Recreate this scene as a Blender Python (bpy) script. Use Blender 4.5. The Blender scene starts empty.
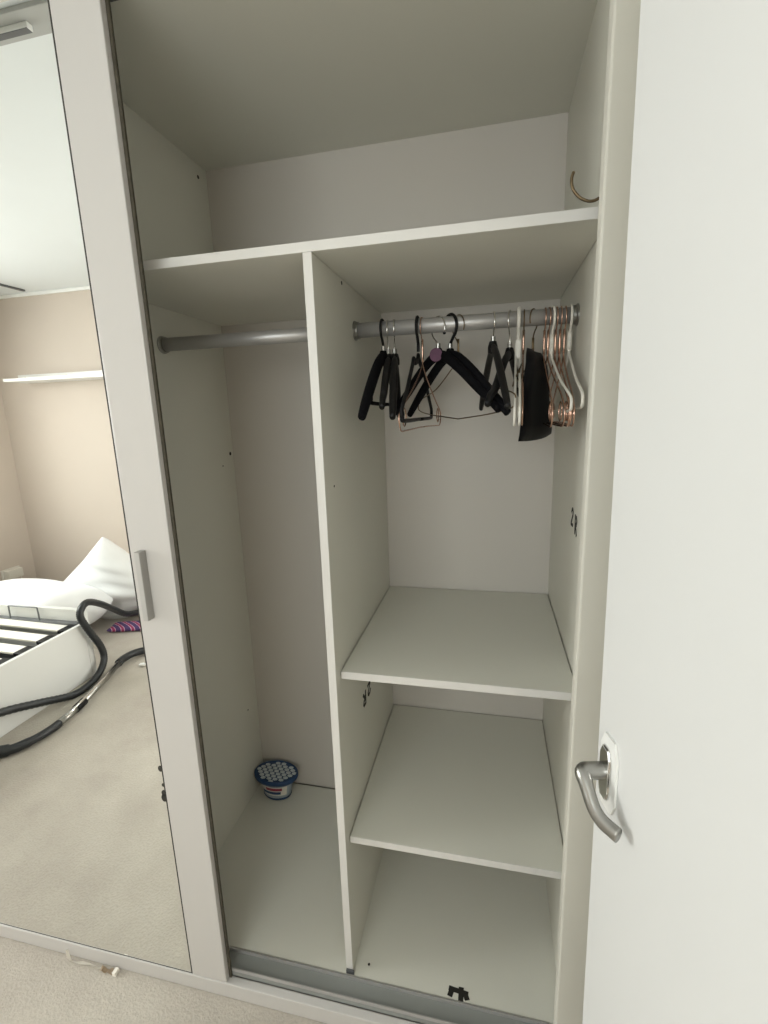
import bpy, bmesh, math, random
from mathutils import Vector, Matrix

random.seed(4)
SC = bpy.context.scene
COL = SC.collection
PI = math.pi

# ---------------------------------------------------------------- camera
CAM = Vector((0.8301, -0.8585, 1.3523))
YAW, PITCH, ROLL, FPX = -0.2262, -0.2055, -0.0323, 469.22
fwd = Vector((math.sin(YAW) * math.cos(PITCH), math.cos(YAW) * math.cos(PITCH), math.sin(PITCH)))
rgt = Vector((math.cos(YAW), -math.sin(YAW), 0))
upv = rgt.cross(fwd)
r2 = math.cos(ROLL) * rgt + math.sin(ROLL) * upv
u2 = -math.sin(ROLL) * rgt + math.cos(ROLL) * upv
cd = bpy.data.cameras.new('camera')
cam = bpy.data.objects.new('camera', cd)
COL.objects.link(cam)
cam.matrix_world = Matrix(((r2.x, u2.x, -fwd.x, CAM.x), (r2.y, u2.y, -fwd.y, CAM.y), (r2.z, u2.z, -fwd.z, CAM.z), (0, 0, 0, 1)))
cd.sensor_fit = 'AUTO'
cd.sensor_width = 36.0
cd.lens = FPX * 36.0 / 1024.0
cd.clip_start = 0.02
SC.camera = cam

# ---------------------------------------------------------------- world, lights, exposure
w = bpy.data.worlds.new('world')
SC.world = w
w.use_nodes = True
bg = w.node_tree.nodes['Background']
bg.inputs['Color'].default_value = (0.80, 0.90, 1.0, 1)
bg.inputs['Strength'].default_value = 1.5


def area(name, loc, direction, sx, sy, power, col):
    l = bpy.data.lights.new(name, 'AREA')
    l.shape = 'RECTANGLE'
    l.size = sx
    l.size_y = sy
    l.energy = power
    l.color = col
    o = bpy.data.objects.new(name, l)
    COL.objects.link(o)
    o.location = loc
    o.rotation_euler = Vector(direction).to_track_quat('-Z', 'Y').to_euler()
    return o


WIN_L = (-1.55, -0.15, 0.80, 2.05)     # y0, y1, z0, z1 of the unseen window added in the left wall
WIN_F = (-0.50, 1.00, 0.85, 2.05)     # x0, x1, z0, z1 of the unseen window added in the wall facing the wardrobe
area('added_side_window_light', (-3.16, -0.85, 1.43), (1, 0, -0.5), 1.4, 1.25, 90, (1.0, 0.985, 0.965))  # added outside the unseen side window for the light from the left
area('added_rear_window_light', (0.25, -2.56, 1.45), (0, 1, -0.2), 1.5, 1.2, 28, (1.0, 0.985, 0.965))  # added for more frontal light, its window is out of view
area('added_hall_fill', (2.02, -1.47, 1.15), (-1, 0, 0), 0.75, 1.7, 50, (1.0, 0.97, 0.93))  # added lamp in the unseen hall, brightens the right-facing panels
SC.view_settings.view_transform = 'Standard'
SC.view_settings.look = 'None'
SC.view_settings.gamma = 1.0
SC.view_settings.use_curve_mapping = False
SC.view_settings.exposure = 0.0

# ---------------------------------------------------------------- materials
MATS = {}


def mat(name, col, rough=0.5, metal=0.0, noise=0.0, nscale=8.0, bump=0.0, bscale=60.0, col2=None, spec=0.5, coat=0.0):
    if name in MATS:
        return MATS[name]
    m = bpy.data.materials.new(name)
    m.use_nodes = True
    nt = m.node_tree
    b = nt.nodes['Principled BSDF']
    b.inputs['Base Color'].default_value = (*col, 1)
    b.inputs['Roughness'].default_value = rough
    b.inputs['Metallic'].default_value = metal
    b.inputs['Specular IOR Level'].default_value = spec
    b.inputs['Coat Weight'].default_value = coat
    tc = None
    if noise or bump or col2:
        tc = nt.nodes.new('ShaderNodeTexCoord')
    if noise or col2:
        n = nt.nodes.new('ShaderNodeTexNoise')
        n.inputs['Scale'].default_value = nscale
        n.inputs['Detail'].default_value = 5
        nt.links.new(tc.outputs['Object'], n.inputs['Vector'])
        r = nt.nodes.new('ShaderNodeValToRGB')
        c2 = col2 if col2 else tuple(c * (1 - noise) for c in col)
        r.color_ramp.elements[0].position = 0.35
        r.color_ramp.elements[1].position = 0.65
        r.color_ramp.elements[0].color = (*c2, 1)
        r.color_ramp.elements[1].color = (*col, 1)
        nt.links.new(n.outputs['Fac'], r.inputs['Fac'])
        nt.links.new(r.outputs['Color'], b.inputs['Base Color'])
    if bump:
        n2 = nt.nodes.new('ShaderNodeTexNoise')
        n2.inputs['Scale'].default_value = bscale
        n2.inputs['Detail'].default_value = 4
        nt.links.new(tc.outputs['Object'], n2.inputs['Vector'])
        bp = nt.nodes.new('ShaderNodeBump')
        bp.inputs['Strength'].default_value = bump
        bp.inputs['Distance'].default_value = 0.01
        nt.links.new(n2.outputs['Fac'], bp.inputs['Height'])
        nt.links.new(bp.outputs['Normal'], b.inputs['Normal'])
    MATS[name] = m
    return m


M_LAM = mat('white_laminate', (0.69, 0.68, 0.605), 0.42, noise=0.02, nscale=3, bump=0.03, bscale=220)
M_EDGE = mat('white_edge_banding', (0.655, 0.64, 0.605), 0.38, noise=0.02, nscale=5)
M_BACK = mat('white_hardboard', (0.575, 0.54, 0.49), 0.5, noise=0.02, nscale=2)
M_STILE = mat('white_door_foil', (0.55, 0.53, 0.505), 0.35, noise=0.02, nscale=2)
M_JAMB = mat('painted_jamb', (0.66, 0.64, 0.565), 0.45, noise=0.03, nscale=3)
M_DOOR = mat('gloss_door_paint', (0.68, 0.68, 0.665), 0.42, noise=0.025, nscale=2.2, bump=0.03, bscale=9)
M_WALL = mat('beige_wall_paint', (0.60, 0.525, 0.455), 0.8, noise=0.05, nscale=1.2, bump=0.05, bscale=160)
M_WALLW = mat('pale_wall_paint', (0.76, 0.72, 0.64), 0.8, noise=0.04, nscale=1.2, bump=0.05, bscale=160)
M_CEIL = mat('white_ceiling_paint', (0.74, 0.765, 0.76), 0.85, noise=0.02, nscale=2)
M_TRIM = mat('white_gloss_trim', (0.82, 0.82, 0.79), 0.35, noise=0.02, nscale=4)
M_SOFFITSHADE = mat('shaded_soffit_grey', (0.42, 0.42, 0.40), 0.6, noise=0.04, nscale=3)  # grey puts the shade on the soffit into its colour
M_TRACK = mat('satin_aluminium_track', (0.27, 0.28, 0.265), 0.45, 0.1, noise=0.06, nscale=6)
M_RAIL = mat('brushed_steel_rail', (0.50, 0.49, 0.48), 0.42, 0.55, noise=0.08, nscale=9)
M_NICK = mat('satin_nickel', (0.36, 0.355, 0.335), 0.30, 0.95, noise=0.08, nscale=14)
M_CHROME = mat('polished_chrome', (0.75, 0.74, 0.72), 0.12, 1.0, noise=0.04, nscale=20)
M_HANDLE = mat('grey_bar_handle', (0.36, 0.35, 0.33), 0.42, 0.4, noise=0.05, nscale=10)
M_LITFACE = mat('lit_handle_face', (0.50, 0.49, 0.47), 0.4, 0.3, noise=0.05, nscale=12)  # lighter copy of the handle grey for its lit front
M_DARK = mat('dark_gasket', (0.03, 0.028, 0.022), 0.7, noise=0.2, nscale=30)
M_EDGESHADE = mat('door_edge_shade', (0.075, 0.065, 0.045), 0.9, noise=0.3, nscale=80)  # dark tone for the shadow along the sliding door's edge
M_BLACK = mat('black_plastic', (0.007, 0.007, 0.008), 0.5, noise=0.2, nscale=20, spec=.25)
M_VELVET = mat('black_flocked_velvet', (0.005, 0.005, 0.0065), 0.8, noise=0.25, nscale=60, spec=.1)
M_GREYPL = mat('charcoal_plastic', (0.009, 0.0085, 0.0085), 0.45, noise=0.15, nscale=20, spec=.3)
M_ROSE = mat('rose_gold_wire', (0.62, 0.40, 0.31), 0.25, 1.0, noise=0.08, nscale=25)
M_BRONZE = mat('bronze_wire', (0.20, 0.145, 0.085), 0.35, 0.85, noise=0.15, nscale=30)
M_WPL = mat('white_plastic', (0.74, 0.71, 0.64), 0.4, noise=0.03, nscale=15)
M_PURPLE = mat('purple_disc', (0.09, 0.016, 0.06), 0.5, noise=0.25, nscale=90)
M_CLOTH = mat('black_nylon_cloth', (0.005, 0.005, 0.007), 0.5, noise=0.2, nscale=12, spec=.16)
M_INK = mat('black_marker_ink', (0.012, 0.011, 0.008), 0.7, noise=0.3, nscale=40)
M_BLUE = mat('navy_blue_lid', (0.012, 0.05, 0.14), 0.4, noise=0.1, nscale=20)
M_LBLUE = mat('pale_membrane', (0.62, 0.68, 0.71), 0.6, noise=0.2, nscale=40)
M_TUB = mat('pale_blue_tub', (0.34, 0.40, 0.45), 0.35, noise=0.15, nscale=16)
M_RED = mat('red_print', (0.36, 0.05, 0.09), 0.5, noise=0.2, nscale=30)
M_MIRROR = mat('mirror_silver', (0.93, 0.945, 0.925), 0.0, 1.0)
M_BEDW = mat('white_bed_board', (0.70, 0.70, 0.675), 0.4, noise=0.02, nscale=3)
M_SLAT = mat('pale_slat', (0.86, 0.83, 0.74), 0.5, noise=0.06, nscale=14)
M_BEDLIN = mat('white_cotton', (0.86, 0.87, 0.87), 0.85, noise=0.02, nscale=6, bump=0.2, bscale=22)
M_STEELDK = mat('dark_grey_steel', (0.16, 0.165, 0.17), 0.4, 0.6, noise=0.1, nscale=15)
M_HOSE = mat('black_ribbed_hose', (0.016, 0.018, 0.020), 0.45, noise=0.15, nscale=20)
M_VAC = mat('navy_vacuum_shell', (0.015, 0.018, 0.05), 0.3, noise=0.1, nscale=8)
M_PAPER = mat('crumpled_paper', (0.86, 0.82, 0.74), 0.8, noise=0.15, nscale=30)
M_TAPE = mat('tan_parcel_tape', (0.50, 0.39, 0.27), 0.45, noise=0.2, nscale=40)
M_PVC = mat('white_window_frame', (0.82, 0.83, 0.82), 0.4, noise=0.02, nscale=4)
M_BASE = mat('dark_bed_base', (0.025, 0.027, 0.03), 0.8, noise=0.2, nscale=12)


def carpet_material():
    m = bpy.data.materials.new('beige_cut_pile_carpet')
    m.use_nodes = True
    nt = m.node_tree
    b = nt.nodes['Principled BSDF']
    b.inputs['Roughness'].default_value = 0.95
    b.inputs['Specular IOR Level'].default_value = 0.1
    tc = nt.nodes.new('ShaderNodeTexCoord')
    big = nt.nodes.new('ShaderNodeTexNoise')
    big.inputs['Scale'].default_value = 2.4
    big.inputs['Detail'].default_value = 6
    big.inputs['Roughness'].default_value = 0.6
    fine = nt.nodes.new('ShaderNodeTexNoise')
    fine.inputs['Scale'].default_value = 140
    fine.inputs['Detail'].default_value = 3
    for n in (big, fine):
        nt.links.new(tc.outputs['Object'], n.inputs['Vector'])
    r = nt.nodes.new('ShaderNodeValToRGB')
    r.color_ramp.elements[0].position = 0.3
    r.color_ramp.elements[1].position = 0.7
    r.color_ramp.elements[0].color = (0.43, 0.385, 0.335, 1)
    r.color_ramp.elements[1].color = (0.575, 0.53, 0.46, 1)
    nt.links.new(big.outputs['Fac'], r.inputs['Fac'])
    mx = nt.nodes.new('ShaderNodeMixRGB')
    mx.blend_type = 'MULTIPLY'
    mx.inputs['Fac'].default_value = 0.22
    nt.links.new(r.outputs['Color'], mx.inputs['Color1'])
    nt.links.new(fine.outputs['Fac'], mx.inputs['Color2'])
    nt.links.new(mx.outputs['Color'], b.inputs['Base Color'])
    bp = nt.nodes.new('ShaderNodeBump')
    bp.inputs['Strength'].default_value = 0.5
    bp.inputs['Distance'].default_value = 0.006
    nt.links.new(fine.outputs['Fac'], bp.inputs['Height'])
    nt.links.new(bp.outputs['Normal'], b.inputs['Normal'])
    return m


def stripe_material():
    m = bpy.data.materials.new('pink_navy_stripe_cloth')
    m.use_nodes = True
    nt = m.node_tree
    b = nt.nodes['Principled BSDF']
    b.inputs['Roughness'].default_value = 0.8
    tc = nt.nodes.new('ShaderNodeTexCoord')
    mp = nt.nodes.new('ShaderNodeMapping')
    mp.inputs['Rotation'].default_value = (0, 0, 0.8)
    wv = nt.nodes.new('ShaderNodeTexWave')
    wv.inputs['Scale'].default_value = 7
    wv.inputs['Distortion'].default_value = 1.2
    r = nt.nodes.new('ShaderNodeValToRGB')
    r.color_ramp.interpolation = 'CONSTANT'
    r.color_ramp.elements[0].color = (0.06, 0.03, 0.12, 1)
    r.color_ramp.elements[1].color = (0.62, 0.40, 0.48, 1)
    r.color_ramp.elements[1].position = 0.58
    e = r.color_ramp.elements.new(0.8)
    e.color = (0.30, 0.03, 0.10, 1)
    nt.links.new(tc.outputs['Object'], mp.inputs['Vector'])
    nt.links.new(mp.outputs['Vector'], wv.inputs['Vector'])
    nt.links.new(wv.outputs['Fac'], r.inputs['Fac'])
    nt.links.new(r.outputs['Color'], b.inputs['Base Color'])
    return m


def glass_material():
    m = bpy.data.materials.new('window_glass')
    m.use_nodes = True
    nt = m.node_tree
    nt.nodes.remove(nt.nodes['Principled BSDF'])
    t = nt.nodes.new('ShaderNodeBsdfTransparent')
    t.inputs['Color'].default_value = (0.95, 0.97, 0.96, 1)
    g = nt.nodes.new('ShaderNodeBsdfGlossy')
    g.inputs['Roughness'].default_value = 0.02
    mx = nt.nodes.new('ShaderNodeMixShader')
    mx.inputs['Fac'].default_value = 0.06
    nt.links.new(t.outputs[0], mx.inputs[1])
    nt.links.new(g.outputs[0], mx.inputs[2])
    nt.links.new(mx.outputs[0], nt.nodes['Material Output'].inputs['Surface'])
    return m


M_CARPET = carpet_material()
M_STRIPE = stripe_material()
M_GLASS = glass_material()


# ---------------------------------------------------------------- mesh helpers
def finish(bm, name, m, parent=None, smooth=False):
    bmesh.ops.recalc_face_normals(bm, faces=bm.faces[:])
    me = bpy.data.meshes.new(name)
    bm.to_mesh(me)
    bm.free()
    if smooth:
        for p in me.polygons:
            p.use_smooth = True
    me.materials.append(m)
    o = bpy.data.objects.new(name, me)
    COL.objects.link(o)
    if parent is not None:
        o.parent = parent
    return o


def add_box(bm, x0, x1, y0, y1, z0, z1, bevel=0.0):
    g = bmesh.ops.create_cube(bm, size=1.0)
    vs = g['verts']
    for v in vs:
        v.co = Vector(((x0 + x1) / 2 + v.co.x * (x1 - x0), (y0 + y1) / 2 + v.co.y * (y1 - y0), (z0 + z1) / 2 + v.co.z * (z1 - z0)))
    if bevel > 0:
        es = list({e for v in vs for e in v.link_edges})
        bmesh.ops.bevel(bm, geom=es, offset=bevel, segments=2, affect='EDGES', profile=0.6)


def box(name, m, parent, x0, x1, y0, y1, z0, z1, bevel=0.0015):
    bm = bmesh.new()
    add_box(bm, x0, x1, y0, y1, z0, z1, bevel)
    return finish(bm, name, m, parent)


def smooth_path(pts, n=6):
    """Catmull-Rom through the points"""
    P = [Vector(p) for p in pts]
    out = []
    for i in range(len(P) - 1):
        p0 = P[max(i - 1, 0)]
        p1, p2 = P[i], P[i + 1]
        p3 = P[min(i + 2, len(P) - 1)]
        for k in range(n):
            t = k / n
            out.append(0.5 * ((2 * p1) + (-p0 + p2) * t + (2 * p0 - 5 * p1 + 4 * p2 - p3) * t * t + (-p0 + 3 * p1 - 3 * p2 + p3) * t ** 3))
    out.append(P[-1].copy())
    return out


def add_tube(bm, pts, rad, seg=10, ref=None, ry=None):
    """sweep an ellipse (rad along ref-normal, ry across) along a path; rad, ry may be lists"""
    P = [Vector(p) for p in pts]
    n = len(P)
    ra = rad if isinstance(rad, (list, tuple)) else [rad] * n
    rb = ry if isinstance(ry, (list, tuple)) else ([ry] * n if ry else ra)
    rings = []
    N = Vector(ref) if ref is not None else None
    if N is None:
        t0 = (P[1] - P[0]).normalized()
        N = t0.orthogonal().normalized()
    for i in range(n):
        a = P[max(i - 1, 0)]
        b = P[min(i + 1, n - 1)]
        T = (b - a).normalized()
        Nn = (N - T * N.dot(T))
        if Nn.length < 1e-6:
            Nn = T.orthogonal()
        Nn.normalize()
        B = T.cross(Nn)
        if ref is None:
            N = Nn
        ring = []
        for k in range(seg):
            an = 2 * PI * k / seg
            ring.append(bm.verts.new(P[i] + Nn * math.cos(an) * ra[i] + B * math.sin(an) * rb[i]))
        rings.append(ring)
    for i in range(n - 1):
        for k in range(seg):
            bm.faces.new((rings[i][k], rings[i][(k + 1) % seg], rings[i + 1][(k + 1) % seg], rings[i + 1][k]))
    bm.faces.new(rings[0][::-1])
    bm.faces.new(rings[-1])


def tube(name, m, parent, pts, rad, seg=10, ref=None, ry=None):
    bm = bmesh.new()
    add_tube(bm, pts, rad, seg, ref, ry)
    return finish(bm, name, m, parent, True)


def add_lathe(bm, prof, center, axis='z', seg=32, sx=1.0, sy=1.0):
    """prof: list of (r, h); closed at ends where r is ~0"""
    c = Vector(center)
    rings = []
    for r, h in prof:
        ring = []
        for k in range(seg):
            a = 2 * PI * k / seg
            p = Vector((r * sx * math.cos(a), r * sy * math.sin(a), h))
            if axis == 'x':
                p = Vector((p.z, p.x, p.y))
            elif axis == 'y':
                p = Vector((p.x, p.z, p.y))
            ring.append(bm.verts.new(c + p))
        rings.append(ring)
    for i in range(len(rings) - 1):
        for k in range(seg):
            bm.faces.new((rings[i][k], rings[i][(k + 1) % seg], rings[i + 1][(k + 1) % seg], rings[i + 1][k]))
    bm.faces.new(rings[0][::-1])
    bm.faces.new(rings[-1])


def lathe(name, m, parent, prof, center, axis='z', seg=32, sx=1.0, sy=1.0, smooth=False):
    bm = bmesh.new()
    add_lathe(bm, prof, center, axis, seg, sx, sy)
    return finish(bm, name, m, parent, smooth)


def add_prism(bm, poly, fn, d0, d1):
    """poly of (a,b); fn(a,b,d)->Vector"""
    A = [bm.verts.new(fn(a, b, d0)) for a, b in poly]
    B = [bm.verts.new(fn(a, b, d1)) for a, b in poly]
    n = len(poly)
    bm.faces.new(A[::-1])
    bm.faces.new(B)
    for i in range(n):
        bm.faces.new((A[i], A[(i + 1) % n], B[(i + 1) % n], B[i]))


def empty(name, loc=(0, 0, 0), rz=0.0):
    o = bpy.data.objects.new(name, None)
    o.empty_display_size = 0.05
    o.location = loc
    o.rotation_euler = (0, 0, rz)
    COL.objects.link(o)
    return o


def tag(o, label, cat, group=None):
    o['label'] = label
    o['category'] = cat
    if group:
        o['group'] = group
    return o


def struct(o, label=None, cat=None):
    o['kind'] = 'structure'
    if label:
        o['label'] = label
    if cat:
        o['category'] = cat
    return o


# ---------------------------------------------------------------- room dimensions
ZF, ZCEIL = -0.065, 2.31
XW0, XW1 = -2.94, 1.16
YW0, YW1 = -2.35, 0.62

# ---------------------------------------------------------------- room shell
struct(box('floor', M_CARPET, None, XW0 - .1, XW1 + .1, YW0 - .1, YW1 + .1, ZF - .06, ZF, 0), 'beige cut pile carpet covering the room floor', 'floor')
struct(box('ceiling', M_CEIL, None, XW0 - .1, XW1 + .1, YW0 - .1, YW1 + .1, ZCEIL, ZCEIL + .06, 0), 'plain white painted ceiling', 'ceiling')
struct(box('wall_back', M_WALLW, None, XW0 - .1, XW1 + .1, YW1, YW1 + .1, ZF, ZCEIL, 0), 'pale wall behind the wardrobe', 'wall')
bm = bmesh.new()
DY0, DY1, DZT = -1.86, -1.085, 1.985       # doorway added in the right wall to let hall light in
add_box(bm, XW1, XW1 + .1, YW0, DY0, ZF, ZCEIL)
add_box(bm, XW1, XW1 + .1, DY1, YW1, ZF, ZCEIL)
add_box(bm, XW1, XW1 + .1, DY0, DY1, DZT, ZCEIL)
struct(finish(bm, 'wall_right', M_WALLW), 'pale wall with the added doorway beside the open door', 'wall')
bm = bmesh.new()  # short hall added beyond the doorway to carry the extra light
add_box(bm, XW1 + .1, 2.20, -2.6, -2.5, ZF, ZCEIL)
add_box(bm, XW1 + .1, 2.20, -.4, -.3, ZF, ZCEIL)
add_box(bm, 2.10, 2.20, -2.5, -.4, ZF, ZCEIL)
add_box(bm, XW1 + .1, 2.20, -2.6, -.3, ZCEIL, ZCEIL + .06)
struct(finish(bm, 'wall_hall', M_WALLW), 'pale walls of the added hall beyond the doorway', 'wall')
struct(box('floor_hall', M_CARPET, None, XW1 + .1, 2.20, -2.6, -.3, ZF - .06, ZF, 0), 'beige carpet of the added hall beyond the doorway', 'floor')
bm = bmesh.new()
add_box(bm, XW1 - .012, XW1 - .0005, DY0 - .06, DY0, ZF, DZT + .06, .002)
add_box(bm, XW1 - .012, XW1 - .0005, DY1 + .015, DY1 + .065, ZF, DZT + .06, .002)
add_box(bm, XW1 - .012, XW1 - .0005, DY0, DY1 + .015, DZT, DZT + .06, .002)
struct(finish(bm, 'trim_3', M_TRIM), 'white architrave round the added doorway', 'trim')

bm = bmesh.new()
y0, y1, z0, z1 = WIN_L
add_box(bm, XW0 - .1, XW0, YW0, y0, ZF, ZCEIL)
add_box(bm, XW0 - .1, XW0, y1, YW1, ZF, ZCEIL)
add_box(bm, XW0 - .1, XW0, y0, y1, ZF, z0)
add_box(bm, XW0 - .1, XW0, y0, y1, z1, ZCEIL)
struct(finish(bm, 'wall_left', M_WALL), 'beige wall with the added side window beside the bed', 'wall')
bm = bmesh.new()
x0, x1, z0, z1 = WIN_F
add_box(bm, XW0 - .1, x0, YW0 - .1, YW0, ZF, ZCEIL)
add_box(bm, x1, XW1 + .1, YW0 - .1, YW0, ZF, ZCEIL)
add_box(bm, x0, x1, YW0 - .1, YW0, ZF, z0)
add_box(bm, x0, x1, YW0 - .1, YW0, z1, ZCEIL)
struct(finish(bm, 'wall_front', M_WALL), 'beige wall reflected in the mirror behind the bed', 'wall')


def window(name, c0, c1, z0, z1, fn, label):
    """fn(a,d,z): a along the wall, d outward depth"""
    root = empty(name, fn((c0 + c1) / 2, 0, z0))
    struct(root, label, 'window')
    inv = Vector(root.location)

    def bb(nm, m, a0, a1, d0, d1, za, zb):
        p, q = fn(a0, d0, za) - inv, fn(a1, d1, zb) - inv
        return box(nm, m, root, min(p.x, q.x), max(p.x, q.x), min(p.y, q.y), max(p.y, q.y), min(p.z, q.z), max(p.z, q.z), 0.003)
    t = .05
    bm = bmesh.new()
    for a0, a1, za, zb in ((c0, c1, z0, z0 + t), (c0, c1, z1 - t, z1), (c0, c0 + t, z0 + t, z1 - t), (c1 - t, c1, z0 + t, z1 - t), ((c0 + c1) / 2 - t / 2, (c0 + c1) / 2 + t / 2, z0 + t, z1 - t)):
        p, q = fn(a0, .03, za) - inv, fn(a1, .08, zb) - inv
        add_box(bm, min(p.x, q.x), max(p.x, q.x), min(p.y, q.y), max(p.y, q.y), min(p.z, q.z), max(p.z, q.z), .003)
    finish(bm, 'window_frame', M_PVC, root)
    mid = (c0 + c1) / 2
    bb('pane', M_GLASS, c0 + t, mid - t / 2, .052, .056, z0 + t, z1 - t)
    bb('pane', M_GLASS, mid + t / 2, c1 - t, .052, .056, z0 + t, z1 - t)
    bb('window_sill', M_TRIM, c0 - .04, c1 + .04, -.08, .0, z0 - .03, z0)


window('added_window_1', WIN_L[0], WIN_L[1], WIN_L[2], WIN_L[3], lambda a, d, z: Vector((XW0 - d, a, z)), 'added unseen white framed window in the side wall by the bed')
window('added_window_2', WIN_F[0], WIN_F[1], WIN_F[2], WIN_F[3], lambda a, d, z: Vector((a, YW0 - d, z)), 'added unseen white framed window in the beige wall facing the wardrobe')
struct(box('baseboard_front', M_TRIM, None, XW0, XW1, YW0, YW0 + .015, ZF, ZF + .10, .003), 'white skirting along the beige wall', 'baseboard')
struct(box('baseboard_left', M_TRIM, None, XW0, XW0 + .015, YW0 + .015, YW1, ZF, ZF + .10, .003), 'white skirting along the beige side wall', 'baseboard')
struct(box('trim_1', M_TRIM, None, XW0, XW1, YW0, YW0 + .02, ZCEIL - .022, ZCEIL, .004), 'thin white cove strip between beige wall and ceiling', 'trim')
struct(box('trim_2', M_SOFFITSHADE, None, -1.6, -.02, -.452, -.377, ZCEIL - .012, ZCEIL, .002), 'board strip across the ceiling above the mirror door, shade coloured in grey', 'trim')

t = empty('ceiling_batten', (-.76, -.4125, ZCEIL - .012))
tag(t, 'slim white box batten fixed to the grey ceiling strip', 'batten')
box('body', M_TRIM, t, -.55, .495, -.0085, .0085, -.013, 0, .0015)
box('shaded_underside', M_STEELDK, t, -.55, .493, -.0080, .0080, -.0145, -.013, .0004)  # dark sheet stands in for the shade under the batten

# ---------------------------------------------------------------- wardrobe
XL, XD, TD, XR = 0.0, 0.4993, 0.017, 1.0062
XD1 = XD + TD
Z1, Z2, ZT, ZC, DEP, YS = 0.3756, 0.8052, 1.6547, 2.0694, 0.55, 0.0275
XB = -0.98
ZTOP = ZC + .018
wd = empty('wardrobe', (0, 0, ZF))
tag(wd, 'white built-in wardrobe with divider, shelves and two hanging rails', 'wardrobe')


def wbox(name, m, x0, x1, y0, y1, z0, z1, bevel=.0012, parent=None):
    return box(name, m, wd if parent is None else parent, x0, x1, y0, y1, z0 - (ZF if parent is None else 0), z1 - (ZF if parent is None else 0), bevel)


def cap(name, panel_parent, x0, x1, y0, y1, z0, z1):
    return box(name, M_EDGE, panel_parent, x0, x1, y0, y1, z0 - ZF, z1 - ZF, .0004)


right_side = wbox('side_panel', M_LAM, XR, XR + .018, 0, DEP + .004, -.004, ZC)
left_side = wbox('side_panel', M_LAM, -.018, XL, 0, DEP + .004, -.004, ZC)
end_side = wbox('side_panel', M_LAM, XB, XB + .018, 0, DEP + .004, -.004, ZC)
wbox('back_panel', M_BACK, XL - .018, XR + .018, DEP + .004, DEP + .010, -.004, ZTOP)
wbox('back_panel', M_BACK, XB, XL - .018, DEP + .004, DEP + .010, -.004, ZTOP)
wbox('top_panel', M_LAM, XB, XR + .018, 0, DEP + .004, ZC, ZTOP)
base = wbox('base_panel', M_LAM, XB, XR + .018, -.006, DEP - .0035, -.020, -.004)
base.location.z += .004
divider = wbox('divider', M_LAM, XD, XD1, .001, DEP + .003, .0005, ZT - TD - .0005)
cap('edge_band', divider, XD, XD1, -.001, .0008, .0005, ZT - TD - .0005)
ts = wbox('top_shelf', M_LAM, XL + .0008, XR - .0008, .001, DEP + .002, ZT - TD, ZT)
cap('edge_band', ts, XL + .0008, XR - .0008, -.001, .0008, ZT - TD, ZT)
for z in (Z1, Z2):
    s = wbox('shelf', M_LAM, XD1 + .0022, XR - .0022, YS + .001, DEP - .0005, z - TD, z)
    cap('edge_band', s, XD1 + .0022, XR - .0022, YS - .001, YS + .0008, z - TD, z)
cap('edge_band', right_side, XR, XR + .018, -.002, -.0002, 0, ZC)
cap('edge_band', left_side, -.018, XL, -.002, -.0002, 0, ZC)

# plinth, tracks, jamb
wbox('plinth', M_STILE, XB, .9765, -.0735, -.0536, ZF + .0005, -.020, .003)
trk = wbox('bottom_track', M_TRACK, XB, .9765, -.053, -.0085, -.020, -.006, .0008)
bm = bmesh.new()
add_box(bm, XB, .9765, -.0535, -.0508, -.006 - ZF, .003 - ZF, .0006)
add_box(bm, XB, .9765, -.0125, -.0092, -.006 - ZF, .003 - ZF, .0006)
finish(bm, 'track_lip', M_RAIL, trk)
bm = bmesh.new()
add_box(bm, XB, XR + .018, -.050, -.003, 2.078 - ZF, ZTOP - ZF, .001)
for ya in (-.050, -.027, -.006):
    add_box(bm, XB, XR + .018, ya, ya + .003, 2.066 - ZF, 2.078 - ZF, .0006)
finish(bm, 'top_track', M_STEELDK, wd)
wbox('fascia', M_JAMB, XB, .9765, -.100, -.078, 2.075, 2.18, .002)
wbox('fascia_ledge', M_JAMB, XB, .9765, -.078, 0, ZTOP + .0005, 2.18, .002)
wbox('jamb', M_JAMB, .977, XW1 - .002, -.082, -.053, ZF + .0005, 2.18, .0035)

# hanging rails
RY, RZ, RR = 0.262, 1.545, 0.0165
for xa, xb in ((XL, XD), (XD1, XR)):
    rail = tube('hanging_rail', M_RAIL, wd, [(xa + .004, RY, RZ - ZF), ((xa + xb) / 2, RY, RZ - ZF), (xb - .004, RY, RZ - ZF)], RR, 24)
    for q, sgn in ((xa, 1), (xb, -1)):
        lathe('rail_flange', M_NICK, rail, [(.001, 0), (.022, 0), (.022, sgn * .003), (.0195, sgn * .005), (.0195, sgn * .010), (.001, sgn * .010)], (q + sgn * .0002, RY, RZ - ZF), 'x', 24)


# small screw holes and connector caps
def hole(parent, loc, axis, r=.003):
    lathe('screw_hole', M_INK, parent, [(.0002, -.0004), (r, -.0004), (r, .0006), (.0002, .0006)], Vector(loc) - Vector((0, 0, ZF)), axis, 10)


hole(left_side, (XL, .508, 2.035), 'x', .005)
hole(left_side, (XL, .535, 1.242), 'x', .006)
hole(left_side, (XL, .485, 1.207), 'x', .0025)
hole(left_side, (XL, .486, .336), 'x', .003)
hole(divider, (XD1, .173, 1.628), 'x', .004)
hole(divider, (XD1, .054, 1.21), 'x', .0025)
hole(base, (XD1 + .035, .022, 0.0), 'z', .003)
box('screw_cap', M_STEELDK, divider, XD + .001, XD1 + .004, -.006, -.0015, .001 - ZF, .012 - ZF, .001)


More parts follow.
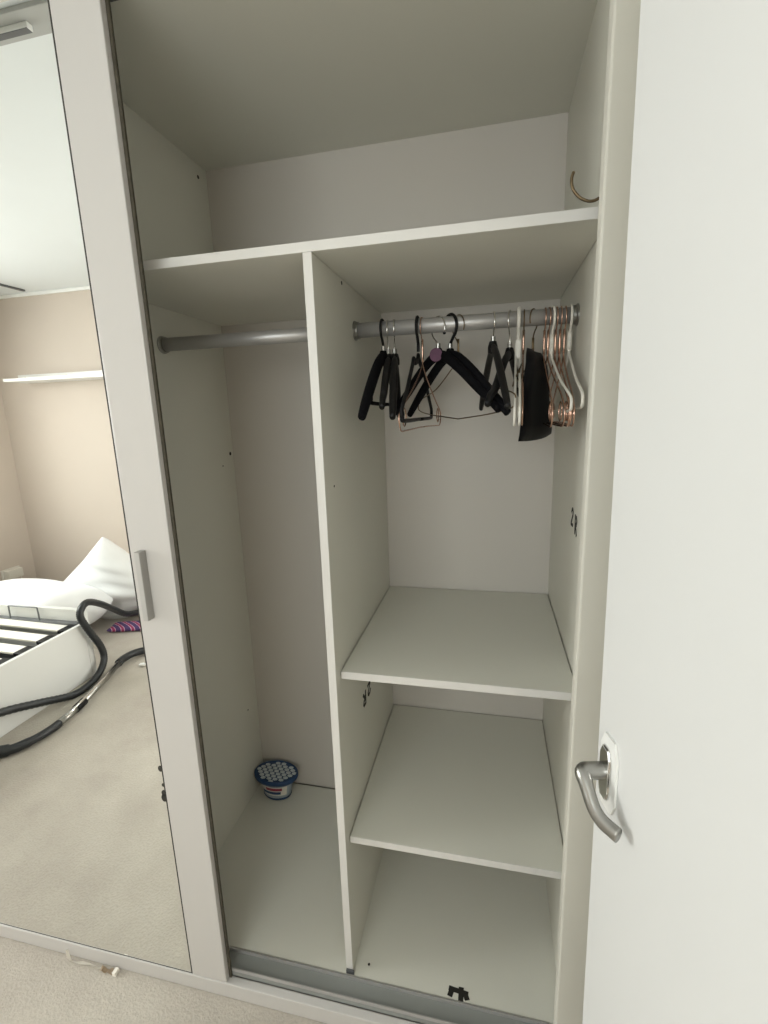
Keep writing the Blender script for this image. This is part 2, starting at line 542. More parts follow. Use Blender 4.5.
# marker writing on the panels: flat strokes on the surface
def strokes(name, parent, lines, fn, wdt):
    bm = bmesh.new()
    k = 0
    for ln in lines:
        for i in range(len(ln) - 1):
            a, b = Vector((ln[i][0], ln[i][1])), Vector((ln[i + 1][0], ln[i + 1][1]))
            d = (b - a)
            L = d.length
            if L < 1e-6:
                continue
            d /= L
            nrm = Vector((-d.y, d.x)) * wdt / 2
            a = a - d * wdt * .35
            b = b + d * wdt * .35
            k += 1
            poly = [a - nrm, b - nrm, b + nrm, a + nrm]
            add_prism(bm, [(p.x, p.y) for p in poly], fn, 0.0002, 0.0005 + .00004 * k)
    return finish(bm, name, M_INK, parent)


# "2R" on the right side panel: seen from inside, reading toward the room (a runs to -y)
two = [[(0, .028), (.004, .034), (.012, .036), (.018, .031), (.017, .024), (.0, .004), (.0, .001), (.02, .002)]]
arr = [[(.0, .0), (.001, .036)], [(.001, .036), (.014, .035), (.019, .029), (.015, .021), (.002, .018)], [(.006, .018), (.020, .0)]]
strokes('marker_writing', right_side, two, lambda a, b, d: Vector((XR - d, .213 - a, 1.102 + b - ZF)), .0075)
strokes('marker_writing', right_side, arr, lambda a, b, d: Vector((XR - d, .166 - a, 1.094 + b - ZF)), .0080)
# upside-down mark on the divider under the middle shelf
strokes('marker_writing', divider, two, lambda a, b, d: Vector((XD1 + d, .266 - a * 1.3, .640 - b * .95 - ZF)), .0075)
strokes('marker_writing', divider, arr, lambda a, b, d: Vector((XD1 + d, .217 - a * 1.1, .638 - b * .95 - ZF)), .0085)
# bold "4" lying on the base by the track
four = [[(.004, .018), (.0, .003)], [(.0, .017), (.036, .013)], [(.024, .021), (.024, -.002)], [(.034, .010), (.037, .003)]]
strokes('marker_writing', base, four, lambda a, b, d: Vector((.755 + a * 1.05, -.001 + b * .9, d - ZF - .004)), .0115)

# ---------------------------------------------------------------- sliding mirror door
XS0, XS1 = 0.112, 0.209
DZ0, DZ1 = -.0185, 2.0720
dr = empty('sliding_mirror_door', ((XS0 + XB) / 2, -.062, DZ0))
tag(dr, 'sliding wardrobe door with tall mirror and white stile, pushed aside', 'sliding door')
ox, oy, oz = dr.location


def dbox(name, m, x0, x1, y0, y1, z0, z1, bevel=.001, parent=dr):
    return box(name, m, parent, x0 - ox, x1 - ox, y0 - oy, y1 - oy, z0 - oz, z1 - oz, bevel)


st = dbox('stile', M_STILE, XS0 + .0015, XS1, -.072, -.0545, DZ0, DZ1, .0022)
dbox('stile', M_STILE, XB + .02, XB + .117, -.072, -.0545, DZ0, DZ1, .0022)
dbox('mirror', M_MIRROR, XB + .1185, XS0 - .0022, -.0700, -.0660, DZ0 + .001, DZ1 - .001, 0)
dbox('backing_board', M_BACK, XB + .1175, XS0 + .001, -.0655, -.0550, DZ0 + .001, DZ1 - .001, .0005)
dbox('gasket', M_DARK, XS0 - .0020, XS0 + .0012, -.0712, -.0657, DZ0, DZ1, .0003)
dbox('gasket', M_DARK, XB + .1172, XB + .1184, -.0712, -.0657, DZ0, DZ1, .0003)
dbox('bottom_seal', M_DARK, XB + .1185, XS0 - .002, -.0704, -.0660, DZ0 - .0008, DZ0 + .0008, 0)
dbox('edge_shadow_strip', M_EDGESHADE, XS1 + .0002, XS1 + .0065, -.060, -.0548, DZ0, DZ1, .0006)  # strip paints the shadow of the door's thickness
hd = dbox('bar_handle', M_HANDLE, .1375, .1505, -.0905, -.0722, .951, 1.098, .0012)
dbox('lit_front', M_LITFACE, .1385, .1495, -.0912, -.0904, .952, 1.097, .0003, hd)  # thin plate paints the bar's front as lit
for zz, rr in ((.578, .0058), (.535, .0034), (.513, .0060), (.500, .0075)):
    lathe('tarnish_spot', M_DARK, dr, [(.0001, 0), (rr, 0), (rr, .0004), (.0001, .0004)], (XS0 - .0026 - rr * .5 - ox, -.0705 - oy, zz - oz), 'y', 14, 1.0, 1.35)


# ---------------------------------------------------------------- room door (leaf opened beside the wardrobe)
TH = math.radians(13.5)
ED = Vector((0.9636, -0.31, 0))
dd = Vector((math.sin(TH), -math.cos(TH), 0))
dn = Vector((-math.cos(TH), -math.sin(TH), 0))
leaf = empty('door_1', (ED.x + .0105, ED.y, ZF + .008))
leaf.rotation_euler = (0, -.0105, 0)      # the leaf hangs slightly out of plumb
struct(leaf, 'plain white flush room door standing open beside the wardrobe', 'door')


def DP(s, n, z):
    return dd * s + dn * n + Vector((0, 0, z - ZF - .008))


bm = bmesh.new()
add_prism(bm, [(0, -.036), (.762, -.036), (.762, 0), (0, 0)], lambda a, b, d: DP(a, b, d), ZF + .008, 1.98)
bmesh.ops.bevel(bm, geom=bm.edges[:], offset=.002, segments=2, affect='EDGES')
finish(bm, 'door_leaf', M_DOOR, leaf)
# handle plate: elongated octagon with pale border and raised nickel rose
HS, HZ = .0325, .934
oct_ = [(-.011, .047), (.011, .047), (.0185, .030), (.0185, -.030), (.011, -.047), (-.011, -.047), (-.0185, -.030), (-.0185, .030)]
bm = bmesh.new()
add_prism(bm, [(HS + a, HZ + b) for a, b in oct_], lambda a, b, d: DP(a, d, b), .0003, .003)
finish(bm, 'handle_plate', M_TRIM, leaf)
bm = bmesh.new()
add_prism(bm, [(HS - .003 + a * .62, HZ - .001 + b * .72) for a, b in oct_], lambda a, b, d: DP(a, d, b), .003, .0065)
bmesh.ops.bevel(bm, geom=bm.edges[:], offset=.0018, segments=2, affect='EDGES')
rose = finish(bm, 'handle_rose', M_CHROME, leaf)
bm = bmesh.new()
LV = [(.027, .004, .934), (.027, .016, .934), (.0272, .026, .9345), (.0305, .0305, .933), (.038, .0305, .9275), (.048, .0295, .9175), (.057, .0275, .9085), (.066, .0235, .9030), (.074, .0180, .9005), (.082, .0130, .8995)]
path = smooth_path([DP(*q) for q in LV], 4)
npt = len(path)
rr_ = [.0098 if i < 10 else .0098 - .0028 * min(1, (i - 10) / 8) for i in range(npt)]
rz_ = [.0098 if i < 10 else .0098 - .0010 * min(1, (i - 10) / 8) for i in range(npt)]
add_tube(bm, path, rr_, 14, None, rz_)
finish(bm, 'lever', M_NICK, leaf, True)
bm = bmesh.new()
for zc in (.9,):
    add_prism(bm, [(-.0004, -.030), (.0002, -.030), (.0002, -.008), (-.0004, -.008)], lambda a, b, d: DP(a - .0004, b, d), .85, 1.02)
finish(bm, 'latch_plate', M_NICK, leaf)

# ---------------------------------------------------------------- hangers
GROUP = 'hangers on the right hanging rail'


def hook_path(rh, neck, wr):
    """planar (u, z) path, z relative to the neck; ends round the rail"""
    cz = (RZ + RR) - (rh - wr) - neck
    cz = RZ + RR + wr - rh - neck + 0.0
    pts = [(0, 0), (0, max(.004, cz - rh - .012))]
    for a in range(-62, 206, 14):
        an = math.radians(a)
        pts.append((rh * math.cos(an), cz + rh * math.sin(an)))
    return pts


def hanger(kind, name, x, ang, neck, label, w=.205, drop=.14, body=None, hookm=None, hr=.0215, wr=.0016, flip=1, sag=0.0, fat=1.0, disc=False, bar=None, tilt=0.0, group=GROUP):
    root = empty(name, (x, RY, neck), math.radians(ang))
    tag(root, label, 'hanger', group)
    Nn = (0, 1, 0)

    def L(u, z):
        return Vector((u, 0, z + tilt * u))
    hp = smooth_path([Vector((flip * u, 0, z)) for u, z in hook_path(hr, neck, wr)], 2)
    tube('hook', hookm, root, hp, wr, 8, Nn)
    if kind == 'contour':
        prof = [(0, -.012), (.035, -.022), (.085, -.052), (.135, -.088), (w * .88, -drop * .86), (w, -drop)]
        bm = bmesh.new()
        for s in (-1, 1):
            pp = smooth_path([L(s * u, z) for u, z in prof], 5)
            n = len(pp)
            ra = [fat * (.0070 + .0030 * math.sin(PI * i / (n - 1))) for i in range(n)]
            rb = [fat * (.0125 - .0040 * i / (n - 1)) for i in range(n)]
            add_tube(bm, pp, ra, 10, Nn, rb)
        add_lathe(bm, [(.002, .004), (.008, .002), (.011, -.010), (.011, -.022), (.002, -.026)], (0, 0, 0), 'z', 12)
        finish(bm, 'body', body, root, True)
        lathe('collar', M_NICK, root, [(.001, .0), (.0052, .001), (.0052, .011), (.001, .012)], (0, 0, .002), 'z', 12, smooth=False)
        if bar:
            z = -.118
            a = w * .62
            tube('trouser_bar', body, root, smooth_path([L(-a, -.082), L(-a, z + .008), L(-a + .012, z), L(a - .012, z), L(a, z + .008), L(a, -.082)], 4), .0042, 8, Nn)
    elif kind == 'tubular':
        bm = bmesh.new()
        for s in (-1, 1):
            pp = [L(0, -.006), L(s * .018, -.022), L(s * .045, -.030), L(s * .062, -.020), L(s * .078, -.036), L(s * .15, -.092), L(s * w, -.128), L(s * (w - .002), -.146), L(s * (w - .02), -.152), L(0, -.152)]
            add_tube(bm, smooth_path(pp, 3), .0042, 8, Nn)
        finish(bm, 'body', body, root, True)
    elif kind == 'wire':
        bm = bmesh.new()
        for s in (-1, 1):
            pp = [L(s * .0025, .0), L(s * .004, -.022), L(s * .03, -.040), L(s * .11, -.082), L(s * (w - .012), -drop + .014), L(s * w, -drop), L(s * (w - .010), -drop - .013 - sag * .1), L(s * w * .6, -drop - .014 - sag * .55), L(0, -drop - .014 - sag)]
            add_tube(bm, smooth_path(pp, 4), wr * 1.05, 8, Nn)
        finish(bm, 'body', body, root, True)
        tube('twist_collar', body, root, [(0, 0, .022), (0, 0, .010), (0, 0, -.010), (0, 0, -.018)], wr * 1.9, 8, Nn)
    elif kind == 'loop':        # wire hanger with open round shoulder loops
        bm = bmesh.new()
        for s in (-1, 1):
            pp = [L(s * .002, .0), L(s * .004, -.02), L(s * .06, -.055), L(s * .15, -.098), L(s * (w - .015), -.118), L(s * w, -.135), L(s * (w - .012), -.158), L(s * (w - .05), -.160), L(s * .05, -.158), L(0, -.158)]
            add_tube(bm, smooth_path(pp, 4), wr * 1.15, 8, Nn)
        finish(bm, 'body', body, root, True)
        for s in (-1, 1):
            cp = []
            for k in range(13):
                a = 2 * PI * k / 12
                cp.append(L(s * (w - .04) + .013 * math.cos(a), -.133 + .018 * math.sin(a)))
            tube('shoulder_loop', body, root, cp, wr, 6, Nn)
        tube('twist_collar', body, root, [(0, 0, .038), (0, 0, .020), (0, 0, .0), (0, 0, -.012)], wr * 1.8, 8, Nn)
    elif kind == 'strap':       # thin white moulded hanger, two parallel webs
        bm = bmesh.new()
        for off in (-.0045, .0045):
            for s in (-1, 1):
                pp = [Vector((s * .003, off, .0)), Vector((s * .006, off, -.030)), Vector((s * .05, off, -.062)), Vector((s * .13, off, -.100)), Vector((s * (w - .01), off, -.135)), Vector((s * w, off, -.155)), Vector((s * (w - .012), off, -.170)), Vector((s * .1, off, -.172)), Vector((0, off, -.172))]
                add_tube(bm, smooth_path(pp, 4), .0026, 8, Nn, .0034)
        finish(bm, 'body', body, root, True)
        box('web', body, root, -.008, .008, -.006, .006, -.034, .006, .002)
    if disc:
        dsc = lathe('size_disc', M_PURPLE, root, [(.0005, .0), (.0148, .0), (.0148, .0025), (.0005, .003)], (0, 0, 0), 'y', 24)
        dsc.location = (.012, -.0150, -.013)
        dsc.rotation_euler = (0, 0, math.radians(38))
    return root


D90 = -90
hanger('contour', 'velvet_hanger', .583, -90.5, 1.494, 'black velvet hanger with trouser bar, first beside the divider', body=M_VELVET, hookm=M_BLACK, wr=.0030, hr=.0225, bar=True, w=.208, drop=.146, fat=1.12)
hanger('contour', 'plastic_hanger', .595, -83, 1.486, 'slim charcoal hanger on chrome hook squeezed beside the velvet one', body=M_GREYPL, hookm=M_CHROME, w=.19, drop=.12, fat=.8)
hanger('contour', 'plastic_hanger', .610, -81, 1.486, 'charcoal shaped hanger on thin chrome hook before the notched tubular hanger', body=M_GREYPL, hookm=M_CHROME, w=.205, drop=.14, flip=-1, fat=.85)
hanger('tubular', 'tubular_hanger', .665, -91, 1.490, 'black tubular plastic hanger with shoulder notches and bottom bar', body=M_BLACK, hookm=M_BLACK, wr=.0034, hr=.0228, w=.205)
hanger('loop', 'wire_hanger', .675, -95, 1.478, 'rose wire hanger between the notched hanger and the purple disc hanger', body=M_ROSE, hookm=M_ROSE, wr=.0014, w=.212)
hanger('contour', 'disc_hanger', .711, -49, 1.492, 'black hanger with a round purple disc at its neck', body=M_VELVET, hookm=M_CHROME, w=.205, drop=.138, disc=.006, flip=-1, hr=.0255)
hanger('contour', 'velvet_hanger', .738, -53, 1.490, 'black velvet hanger swung sideways on a thick black hook', body=M_VELVET, hookm=M_BLACK, wr=.0034, hr=.0262, w=.205, drop=.142)
hanger('wire', 'wire_hanger', .756, -56, 1.490, 'thin bronze wire hanger with sagging bottom wire, turned sideways', body=M_BRONZE, hookm=M_BRONZE, wr=.0013, hr=.0250, w=.212, drop=.118, sag=.022, flip=-1)
hanger('contour', 'plastic_hanger', .832, -82, 1.500, 'charcoal shaped hanger alone on chrome hook at middle of rail', body=M_GREYPL, hookm=M_CHROME, w=.205, drop=.142, fat=.8)
hanger('contour', 'plastic_hanger', .868, -103, 1.484, 'black shaped hanger tucked against the white double-web hanger', body=M_BLACK, hookm=M_CHROME, w=.2, drop=.12, fat=.8)
hanger('strap', 'white_hanger', .886, -92.5, 1.496, 'flat white plastic hanger beside the hanging black cloth', body=M_WPL, hookm=M_WPL, wr=.0042, hr=.0238, w=.205)
hanger('loop', 'wire_hanger', .897, -93, 1.484, 'rose wire hanger between white hanger and black cloth', body=M_ROSE, hookm=M_BRONZE, wr=.0015, w=.2)
hanger('wire', 'wire_hanger', .917, 66, 1.482, 'bronze hooked wire hanger carrying the black cloth', body=M_BRONZE, hookm=M_BRONZE, wr=.0015, hr=.0225, w=.075, drop=.05)
for xx, aa, lb in ((.940, -90, 'rose gold wire hanger right after the black cloth'), (.948, -86, 'rose gold wire hanger just before the inner slim white hanger'), (.963, -88, 'rose gold wire hanger just after the inner slim white hanger'), (.972, -90, 'rose gold wire hanger midway between the two slim white hangers'), (.981, -91, 'rose gold wire hanger touching the last slim white hanger')):
    hanger('loop', 'wire_hanger', xx, aa, 1.480, lb, body=M_ROSE, hookm=M_ROSE, wr=.0015, w=.195, group='rose gold hangers bunched at the rail end')
hanger('wire', 'white_hanger', .9555, -85.5, 1.486, 'slim white plastic hanger among the rose gold hangers', body=M_WPL, hookm=M_WPL, wr=.0026, hr=.0230, w=.2, drop=.125)
hanger('wire', 'white_hanger', .9915, -90.5, 1.492, 'slim white plastic hanger last before the right side panel', body=M_WPL, hookm=M_WPL, wr=.0028, hr=.0235, w=.2, drop=.125)

# black cloth folded over the bronze hanger
bm = bmesh.new()
NU, NV = 9, 14
ct = [Vector((.902, .225, 1.480)), Vector((.936, .300, 1.476))]
cb = [Vector((.8815, .100, 1.292)), Vector((.968, .305, 1.296))]
nrm = (cb[1] - cb[0]).cross(Vector((0, 0, 1))).normalized()
grid = {}
for side in (0, 1):
    for i in range(NU):
        for j in range(NV):
            u, v = i / (NU - 1), j / (NV - 1)
            sp = v ** .6
            p = (ct[0].lerp(ct[1], u)).lerp(cb[0].lerp(cb[1], u), v)
            q0 = ct[0].lerp(cb[0], sp)
            q1 = ct[1].lerp(cb[1], sp)
            p2 = q0.lerp(q1, u)
            p = Vector((p2.x, p2.y, p.z))
            th = .0085 * math.sqrt(max(0, 1 - (2 * v - 1) ** 6)) * math.sqrt(max(.0, 1 - (2 * u - 1) ** 6)) + .0004
            wob = .0025 * math.sin(u * 7 + v * 3) + .002 * math.sin(v * 9)
            p = p + nrm * ((1 if side else -1) * th + wob)
            p.z -= .006 * math.sin(PI * u) * v
            grid[side, i, j] = bm.verts.new(p)
for side in (0, 1):
    for i in range(NU - 1):
        for j in range(NV - 1):
            bm.faces.new((grid[side, i, j], grid[side, i + 1, j], grid[side, i + 1, j + 1], grid[side, i, j + 1]))
rim = [(i, 0) for i in range(NU)] + [(NU - 1, j) for j in range(1, NV)] + [(i, NV - 1) for i in range(NU - 2, -1, -1)] + [(0, j) for j in range(NV - 2, 0, -1)]
for k in range(len(rim)):
    a, b = rim[k], rim[(k + 1) % len(rim)]
    bm.faces.new((grid[0, a[0], a[1]], grid[0, b[0], b[1]], grid[1, b[0], b[1]], grid[1, a[0], a[1]]))
tag(finish(bm, 'folded_cloth', M_CLOTH, None, True), 'black folded cloth hanging from the rail by the white hanger', 'cloth')

# ---------------------------------------------------------------- brown wire hook on the top shelf
pts = [(.9625, .1, 1.7485), (.9598, .1, 1.740), (.9600, .1, 1.7305), (.964, .1, 1.7195), (.974, .1, 1.7078), (.987, .1, 1.7008), (.997, .1, 1.7000), (1.0055, .1, 1.7030)]
tag(tube('wire_hook', M_BRONZE, None, smooth_path(pts, 5), .0026, 8), 'curved brown wire hook on right side panel above the top shelf', 'hook')

# ---------------------------------------------------------------- moisture absorber tub
TX, TY = .086, .490
tb = empty('moisture_absorber', (TX, TY, .0006))
tag(tb, 'oval blue-rimmed moisture absorber tub on the wardrobe floor', 'tub')
SY = .66
body = lathe('tub', M_TUB, tb, [(.001, 0), (.046, 0), (.050, .004), (.064, .074), (.062, .076), (.001, .076)], (0, 0, 0), 'z', 36, 1, SY, True)
lathe('base_ring', M_BLUE, body, [(.0468, -.0002), (.0495, .0), (.0532, .008), (.0518, .0082)], (0, 0, .001), 'z', 36, 1, SY)
bm = bmesh.new()
prof = [(.063, .072), (.079, .074), (.083, .082), (.082, .0925), (.080, .094), (.0765, .0935), (.0755, .090)]
rings = []
for r, h in prof:
    rings.append([bm.verts.new((r * math.cos(2 * PI * k / 40), r * SY * math.sin(2 * PI * k / 40), h)) for k in range(40)])
for i in range(len(rings)):
    ra, rb = rings[i], rings[(i + 1) % len(rings)]
    for k in range(40):
        bm.faces.new((ra[k], ra[(k + 1) % 40], rb[(k + 1) % 40], rb[k]))
lid = finish(bm, 'lid_rim', M_BLUE, tb, True)
lathe('lid_grille', M_BLUE, lid, [(.001, .084), (.0755, .084), (.0755, .0905), (.001, .0905)], (0, 0, 0), 'z', 40, 1, SY)
bm = bmesh.new()
row = 0
yy = -.046
while yy < .047:
    xx = -.069 + (.0115 if row % 2 else 0)
    while xx < .069:
        if (xx / .071) ** 2 + (yy / (.071 * SY)) ** 2 < 1.0:
            add_prism(bm, [(xx + .0098 * math.cos(PI / 6 + k * PI / 3), yy + .0066 * math.sin(PI / 6 + k * PI / 3)) for k in range(6)], lambda a, b, d: Vector((a, b, d)), .0905, .0918)
        xx += .023
    row += 1
    yy += .0125
gc = finish(bm, 'grille_cells', M_LBLUE, lid)
gc['kind'] = 'stuff'


def arc_label(name, m, a0, a1, za, zb, off):
    bm = bmesh.new()
    n = 14
    A = []
    for k in range(n + 1):
        a = math.radians(a0 + (a1 - a0) * k / n)
        t_ = math.sin(PI * k / n)
        row = []
        for z in (za + .0 * t_, zb):
            r = .050 + (.064 - .050) * (z - .004) / .070 + off
            row.append(bm.verts.new((r * math.cos(a), r * SY * math.sin(a), z)))
        A.append(row)
    for k in range(n):
        bm.faces.new((A[k][0], A[k + 1][0], A[k + 1][1], A[k][1]))
    return finish(bm, name, m, body)


arc_label('printed_label', M_WPL, 215, 325, .022, .060, .0006)
arc_label('label_band', M_RED, 245, 305, .044, .056, .0012)
arc_label('label_band', M_BLUE, 225, 300, .028, .040, .0011)

# ---------------------------------------------------------------- paper scrap on the carpet
sc = empty('paper_scrap', (-.185, -.0835, ZF))
sc.scale = (1, .42, 1)
tag(sc, 'crumpled strip of pale paper and tan tape on the carpet', 'scrap')
bm = bmesh.new()
up = [(-.088, .018, .024), (-.080, .004, .010), (-.072, .000, .003), (-.060, -.004, .006), (-.035, -.001, .004), (-.010, -.004, .009), (.015, -.002, .004), (.034, -.003, .008)]
A = []
for i, (x, y, z) in enumerate(up):
    h = .007 + .003 * math.sin(i * 2.1)
    A.append((bm.verts.new((x, y - h, z)), bm.verts.new((x + .002, y + h, max(.001, z - .002 + .004 * math.sin(i * 1.7))))))
for i in range(len(A) - 1):
    bm.faces.new((A[i][0], A[i + 1][0], A[i + 1][1], A[i][1]))
g = bmesh.ops.solidify(bm, geom=bm.faces[:], thickness=.0008)
finish(bm, 'paper_strip', M_PAPER, sc)
bm = bmesh.new()
A = []
for i in range(8):
    x = .028 + i * .0062
    A.append((bm.verts.new((x, -.017, .004 + .004 * math.sin(i * 1.9))), bm.verts.new((x + .002, .006, .006 + .005 * math.sin(i * 1.3 + 1)))))
for i in range(7):
    bm.faces.new((A[i][0], A[i + 1][0], A[i + 1][1], A[i][1]))
bmesh.ops.solidify(bm, geom=bm.faces[:], thickness=.0008)
finish(bm, 'tape_piece', M_TAPE, sc)
box('paper_end', M_PAPER, sc, .070, .080, -.022, .012, .001, .013, .001)

# ---------------------------------------------------------------- bed frame (seen in the mirror)
BX1, BX0, BY0, BY1 = -1.373, -2.86, -1.325, .60
bed = empty('bed_frame', ((BX0 + BX1) / 2, (BY0 + BY1) / 2, ZF))
tag(bed, 'white slatted bed frame without mattress, reflected in the mirror', 'bed')
bx, by, bz = bed.location


def bbox_(name, m, x0, x1, y0, y1, z0, z1, bevel=.002, parent=bed):
    return box(name, m, parent, x0 - bx, x1 - bx, y0 - by, y1 - by, z0 - bz, z1 - bz, bevel)


for xa, xb in ((BX1 - .022, BX1), (BX0, BX0 + .022)):
    bbox_('side_rail', M_BEDW, xa, xb, BY0 + .035, BY1 - .03, ZF + .001, .262)
eb = bbox_('end_board', M_BEDW, BX0, BX1 - .03, BY0, BY0 + .028, ZF + .001, .335)
bbox_('headboard', M_BEDW, BX0, BX1, BY1 - .028, BY1, ZF + .001, .85)
bbox_('corner_post', M_BEDW, BX1 - .03, BX1, BY0, BY0 + .034, ZF + .001, .350, .004)
bbox_('base_panel', M_BASE, BX0 + .023, BX1 - .023, BY0 + .03, BY1 - .03, .02, .03, 0)
bbox_('end_angle_bar', M_STEELDK, BX0 + .03, BX1 - .025, BY0 + .029, BY0 + .060, .246, .268)
bbox_('side_angle_bar', M_STEELDK, BX1 - .050, BX1 - .0225, BY0 + .061, BY1 - .06, .205, .232)
bbox_('side_angle_bar', M_STEELDK, BX0 + .0225, BX0 + .05, BY0 + .061, BY1 - .06, .205, .232)
ys = BY0 + .088
k = 0
slat_me = holder_me = None
while ys < BY1 - .1:
    if slat_me is None:
        bm = bmesh.new()
        n = 10
        L_ = (BX1 - .062) - (BX0 + .062)
        for i in range(n):
            pass
        vs = []
        for i in range(n + 1):
            u = i / n
            x = -L_ / 2 + L_ * u
            h = .012 * math.sin(PI * u)
            vs.append([bm.verts.new((x, a, h + b)) for a, b in ((-.035, 0), (.035, 0), (.035, .009), (-.035, .009))])
        for i in range(n):
            for q in range(4):
                bm.faces.new((vs[i][q], vs[i][(q + 1) % 4], vs[i + 1][(q + 1) % 4], vs[i + 1][q]))
        bm.faces.new(vs[0][::-1])
        bm.faces.new(vs[-1])
        o = finish(bm, 'slat', M_SLAT, bed)
        slat_me = o.data
    else:
        o = bpy.data.objects.new('slat', slat_me)
        COL.objects.link(o)
        o.parent = bed
    o.location = ((BX0 + BX1) / 2 - bx, ys - by, .244 - bz)
    for xc in (BX1 - .052, BX0 + .052):
        if holder_me is None:
            bm = bmesh.new()
            add_box(bm, -.034, .026, -.041, .041, -.006, .016, .006)
            h = finish(bm, 'slat_holder', M_BLACK, bed)
            holder_me = h.data
        else:
            h = bpy.data.objects.new('slat_holder', holder_me)
            COL.objects.link(h)
            h.parent = bed
        h.location = (xc - bx, ys - by, .2405 - bz)
    ys += .124
tube('retainer_bar', M_STEELDK, bed, smooth_path([Vector((x - bx, BY0 + .048 - by, z - bz)) for x, z in ((-1.868, .268), (-1.866, .330), (-1.858, .342), (-1.76, .343), (-1.672, .342), (-1.663, .330), (-1.661, .268))], 4), .0042, 8, (0, 1, 0))


# ---------------------------------------------------------------- pillows and duvet
def pillow(name, size, loc, rot, label, cat, puff=.5, seed=0, crease=.012, group=None):
    bm = bmesh.new()
    rnd = random.Random(seed)
    ph = [rnd.uniform(0, 6.28) for _ in range(8)]
    N = 22
    sx, sy, sz = size
    top = {}
    for side in (1, -1):
        for i in range(N + 1):
            for j in range(N + 1):
                u, v = 2 * i / N - 1, 2 * j / N - 1
                pin = 1 - .04 * (1 - abs(u)) * abs(v) ** 3
                pin2 = 1 - .04 * (1 - abs(v)) * abs(u) ** 3
                x = u * sx / 2 * pin2
                y = v * sy / 2 * pin
                e = max(0, (1 - abs(u) ** 2.6)) * max(0, (1 - abs(v) ** 2.6))
                z = side * (sz / 2 * e ** puff + .002)
                cr = crease * (.55 * math.sin(8 * (.8 * u + .45 * v) + 1.6 * math.sin(2.2 * v + ph[0]) + ph[1]) * (.6 + .4 * math.sin(2.5 * u - 2 * v + ph[2])) + .25 * math.sin(17 * (.7 * u + .6 * v) + 2 * math.sin(3 * u + ph[3])))
                z += cr * e ** .4
                if side == -1 and (i in (0, N) or j in (0, N)):
                    top[side, i, j] = top[1, i, j]
                else:
                    top[side, i, j] = bm.verts.new((x, y, z))
    for side in (1, -1):
        for i in range(N):
            for j in range(N):
                f = (top[side, i, j], top[side, i + 1, j], top[side, i + 1, j + 1], top[side, i, j + 1])
                bm.faces.new(f)
    o = finish(bm, name, M_BEDLIN, None, True)
    o.location = loc
    o.rotation_euler = rot
    md = o.modifiers.new('smooth', 'SUBSURF')
    md.levels = 1
    md.render_levels = 1
    tag(o, label, cat, group)
    return o


pillow('pillow', (.66, .56, .22), (-1.86, -2.02, .188), (math.radians(70), math.radians(-38), math.radians(8)), 'white pillow propped upright on the duvet by the beige wall', 'pillow', .40, 3, .030)
pillow('duvet', (1.18, .60, .40), (-2.34, -1.655, .100), (math.radians(2), math.radians(-4), math.radians(4)), 'white duvet heaped on the floor beyond the bed end', 'duvet', .38, 9, .028)

# ---------------------------------------------------------------- vacuum cleaner
vc = empty('vacuum_cleaner', (-1.46, -2.04, ZF))
tag(vc, 'dark vacuum cleaner with black hose and chrome wand on the carpet', 'vacuum cleaner')
vx, vy, vz = vc.location


def V(x, y, z):
    return Vector((x - vx, y - vy, z - vz))


shell = lathe('canister', M_VAC, vc, [(.001, .025), (.10, .025), (.13, .045), (.14, .080), (.122, .125), (.075, .155), (.001, .162)], (0, 0, 0), 'z', 32, 1.05, .85, True)
for s in (-1, 1):
    lathe('wheel', M_BLACK, vc, [(.001, -.015), (.046, -.015), (.050, -.008), (.050, .008), (.046, .015), (.001, .015)], (s * .125, -.03, .0508), 'x', 24)
lathe('castor', M_BLACK, vc, [(.001, -.01), (.022, -.01), (.022, .01), (.001, .01)], (-.02, .085, .0225), 'x', 16)
hose = [V(-1.350, -.55, .110), V(-1.346, -.76, .068), V(-1.322, -.926, .012), V(-1.302, -1.069, -.041), V(-1.290, -1.151, -.046), V(-1.300, -1.254, -.030), V(-1.320, -1.329, .020), V(-1.330, -1.333, .099), V(-1.335, -1.284, .215), V(-1.345, -1.250, .315), V(-1.350, -1.270, .361), V(-1.375, -1.340, .366), V(-1.461, -1.50, .285), V(-1.525, -1.65, .185), V(-1.555, -1.78, .090), V(-1.545, -1.90, .050), V(-1.49, -1.97, .045)]
hp = smooth_path(hose, 14)
rads = [.0185 + .0012 * (1 if i % 2 else -1) for i in range(len(hp))]
tube('hose', M_HOSE, vc, hp, rads, 12)
wz = -.038
tube('wand', M_NICK, vc, [V(-1.154, -.872, wz), V(-1.163, -.940, wz), V(-1.174, -1.010, wz + .001)], .0175, 14)
tube('wand', M_NICK, vc, [V(-1.172, -1.000, wz + .001), V(-1.224, -1.187, wz + .002), V(-1.293, -1.410, wz + .004)], .0160, 14)
tube('wand_collar', M_BLACK, vc, [V(-1.167, -.975, wz + .001), V(-1.173, -1.005, wz + .001), V(-1.182, -1.040, wz + .001)], .0205, 14)
tube('wand_release_rod', M_CHROME, vc, [V(-1.145, -.90, wz + .014), V(-1.165, -1.00, wz + .018), V(-1.215, -1.185, wz + .019), V(-1.286, -1.405, wz + .020)], .006, 8)
tube('hand_grip', M_HOSE, vc, smooth_path([V(-1.153, -.868, wz), V(-1.152, -.82, wz), V(-1.165, -.755, wz), V(-1.198, -.690, wz - .001), V(-1.235, -.66, wz), V(-1.300, -.625, wz + .002)], 5), [.019] * 12 + [.021] * 6 + [.026] * 8, 12)
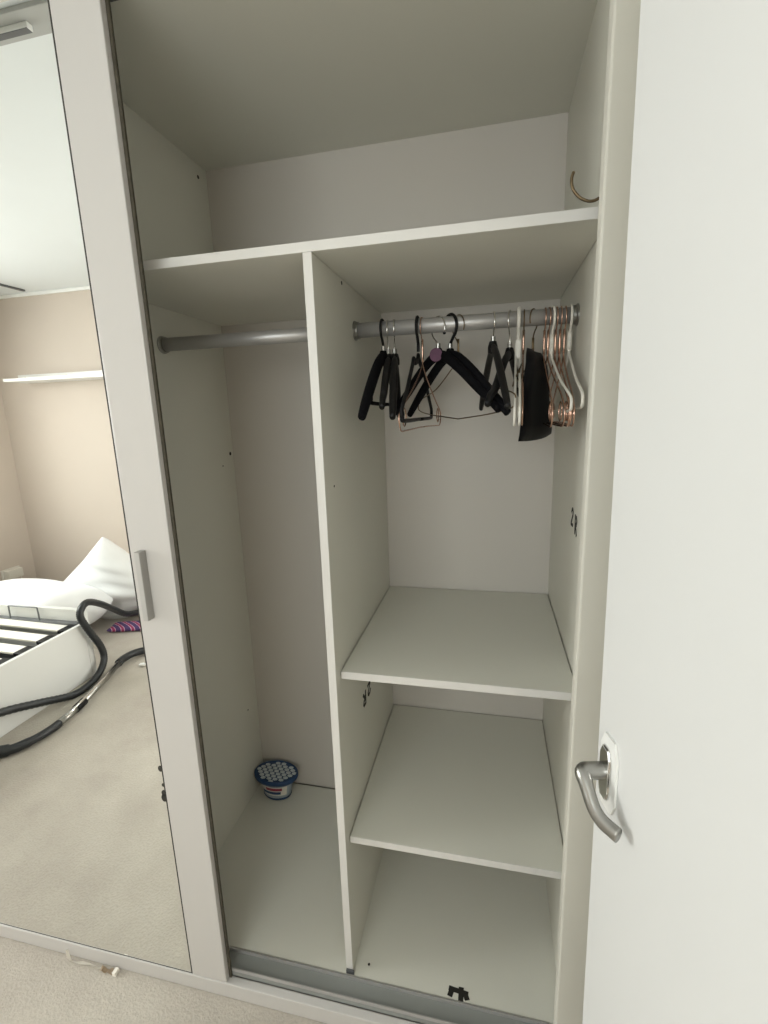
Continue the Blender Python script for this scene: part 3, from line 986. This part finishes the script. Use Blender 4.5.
tube('wand_elbow', M_HOSE, vc, smooth_path([V(-1.290, -1.395, wz + .004), V(-1.300, -1.44, wz + .004), V(-1.292, -1.50, wz + .004), V(-1.262, -1.548, wz + .002), V(-1.20, -1.60, wz)], 5), .022, 12)

# striped cloth, scrap of paper beside the vacuum
pl = pillow('striped_cloth', (.30, .13, .035), (-1.60, -1.868, ZF + .022), (0, 0, math.radians(-16)), 'pink and navy striped cloth flat on carpet by the pillow', 'cloth', .3, 5, .003)
pl.data.materials.clear()
pl.data.materials.append(M_STRIPE)
bm = bmesh.new()
add_prism(bm, [(-.022, -.012), (.0, -.016), (.022, -.004), (.024, .010), (.004, .014), (-.018, .008)], lambda a, b, d: Vector((-1.165 + a, -1.435 + b, ZF + d + .004 * math.sin(a * 90))), .006, .016)
tag(finish(bm, 'paper_ball', M_TRIM), 'small crumpled white paper beside the vacuum wand', 'paper')

# ---------------------------------------------------------------- wall shelf, plug, ceiling rail
ws = empty('wall_shelf', (-2.3, YW0, 1.70))
tag(ws, 'white floating shelf on the beige wall', 'shelf')
box('board', M_TRIM, ws, -.36, .95, .0005, .200, -.030, -.008, .002)
box('back_rail', M_TRIM, ws, -.43, .95, .0005, .020, -.008, .034, .002)
for xx in (-.36, .02, .40):
    lathe('screw_cap', M_WPL, ws, [(.0005, 0), (.005, 0), (.005, .002), (.0005, .003)], (xx, .020, .016), 'y', 12)

pg = empty('plug_adapter', (XW0, -2.14, .19))
tag(pg, 'white plug adapter with cable on the beige side wall', 'plug')
box('socket_plate', M_WPL, pg, .0005, .010, -.075, .075, -.043, .043, .002)
box('plug_body', M_WPL, pg, .010, .060, -.060, .060, -.036, .036, .005)
tube('cable', M_WPL, pg, smooth_path([(.045, -.045, -.034), (.046, -.048, -.09), (.040, -.055, -.16), (.030, -.06, -.235)], 4), .0045, 8)

cr = box('ceiling_rail', M_STEELDK, None, -2.475, -2.452, -2.27, -.6, ZCEIL - .012, ZCEIL - .0003, .002)
tag(cr, 'thin grey rail fixed to the white ceiling', 'rail')
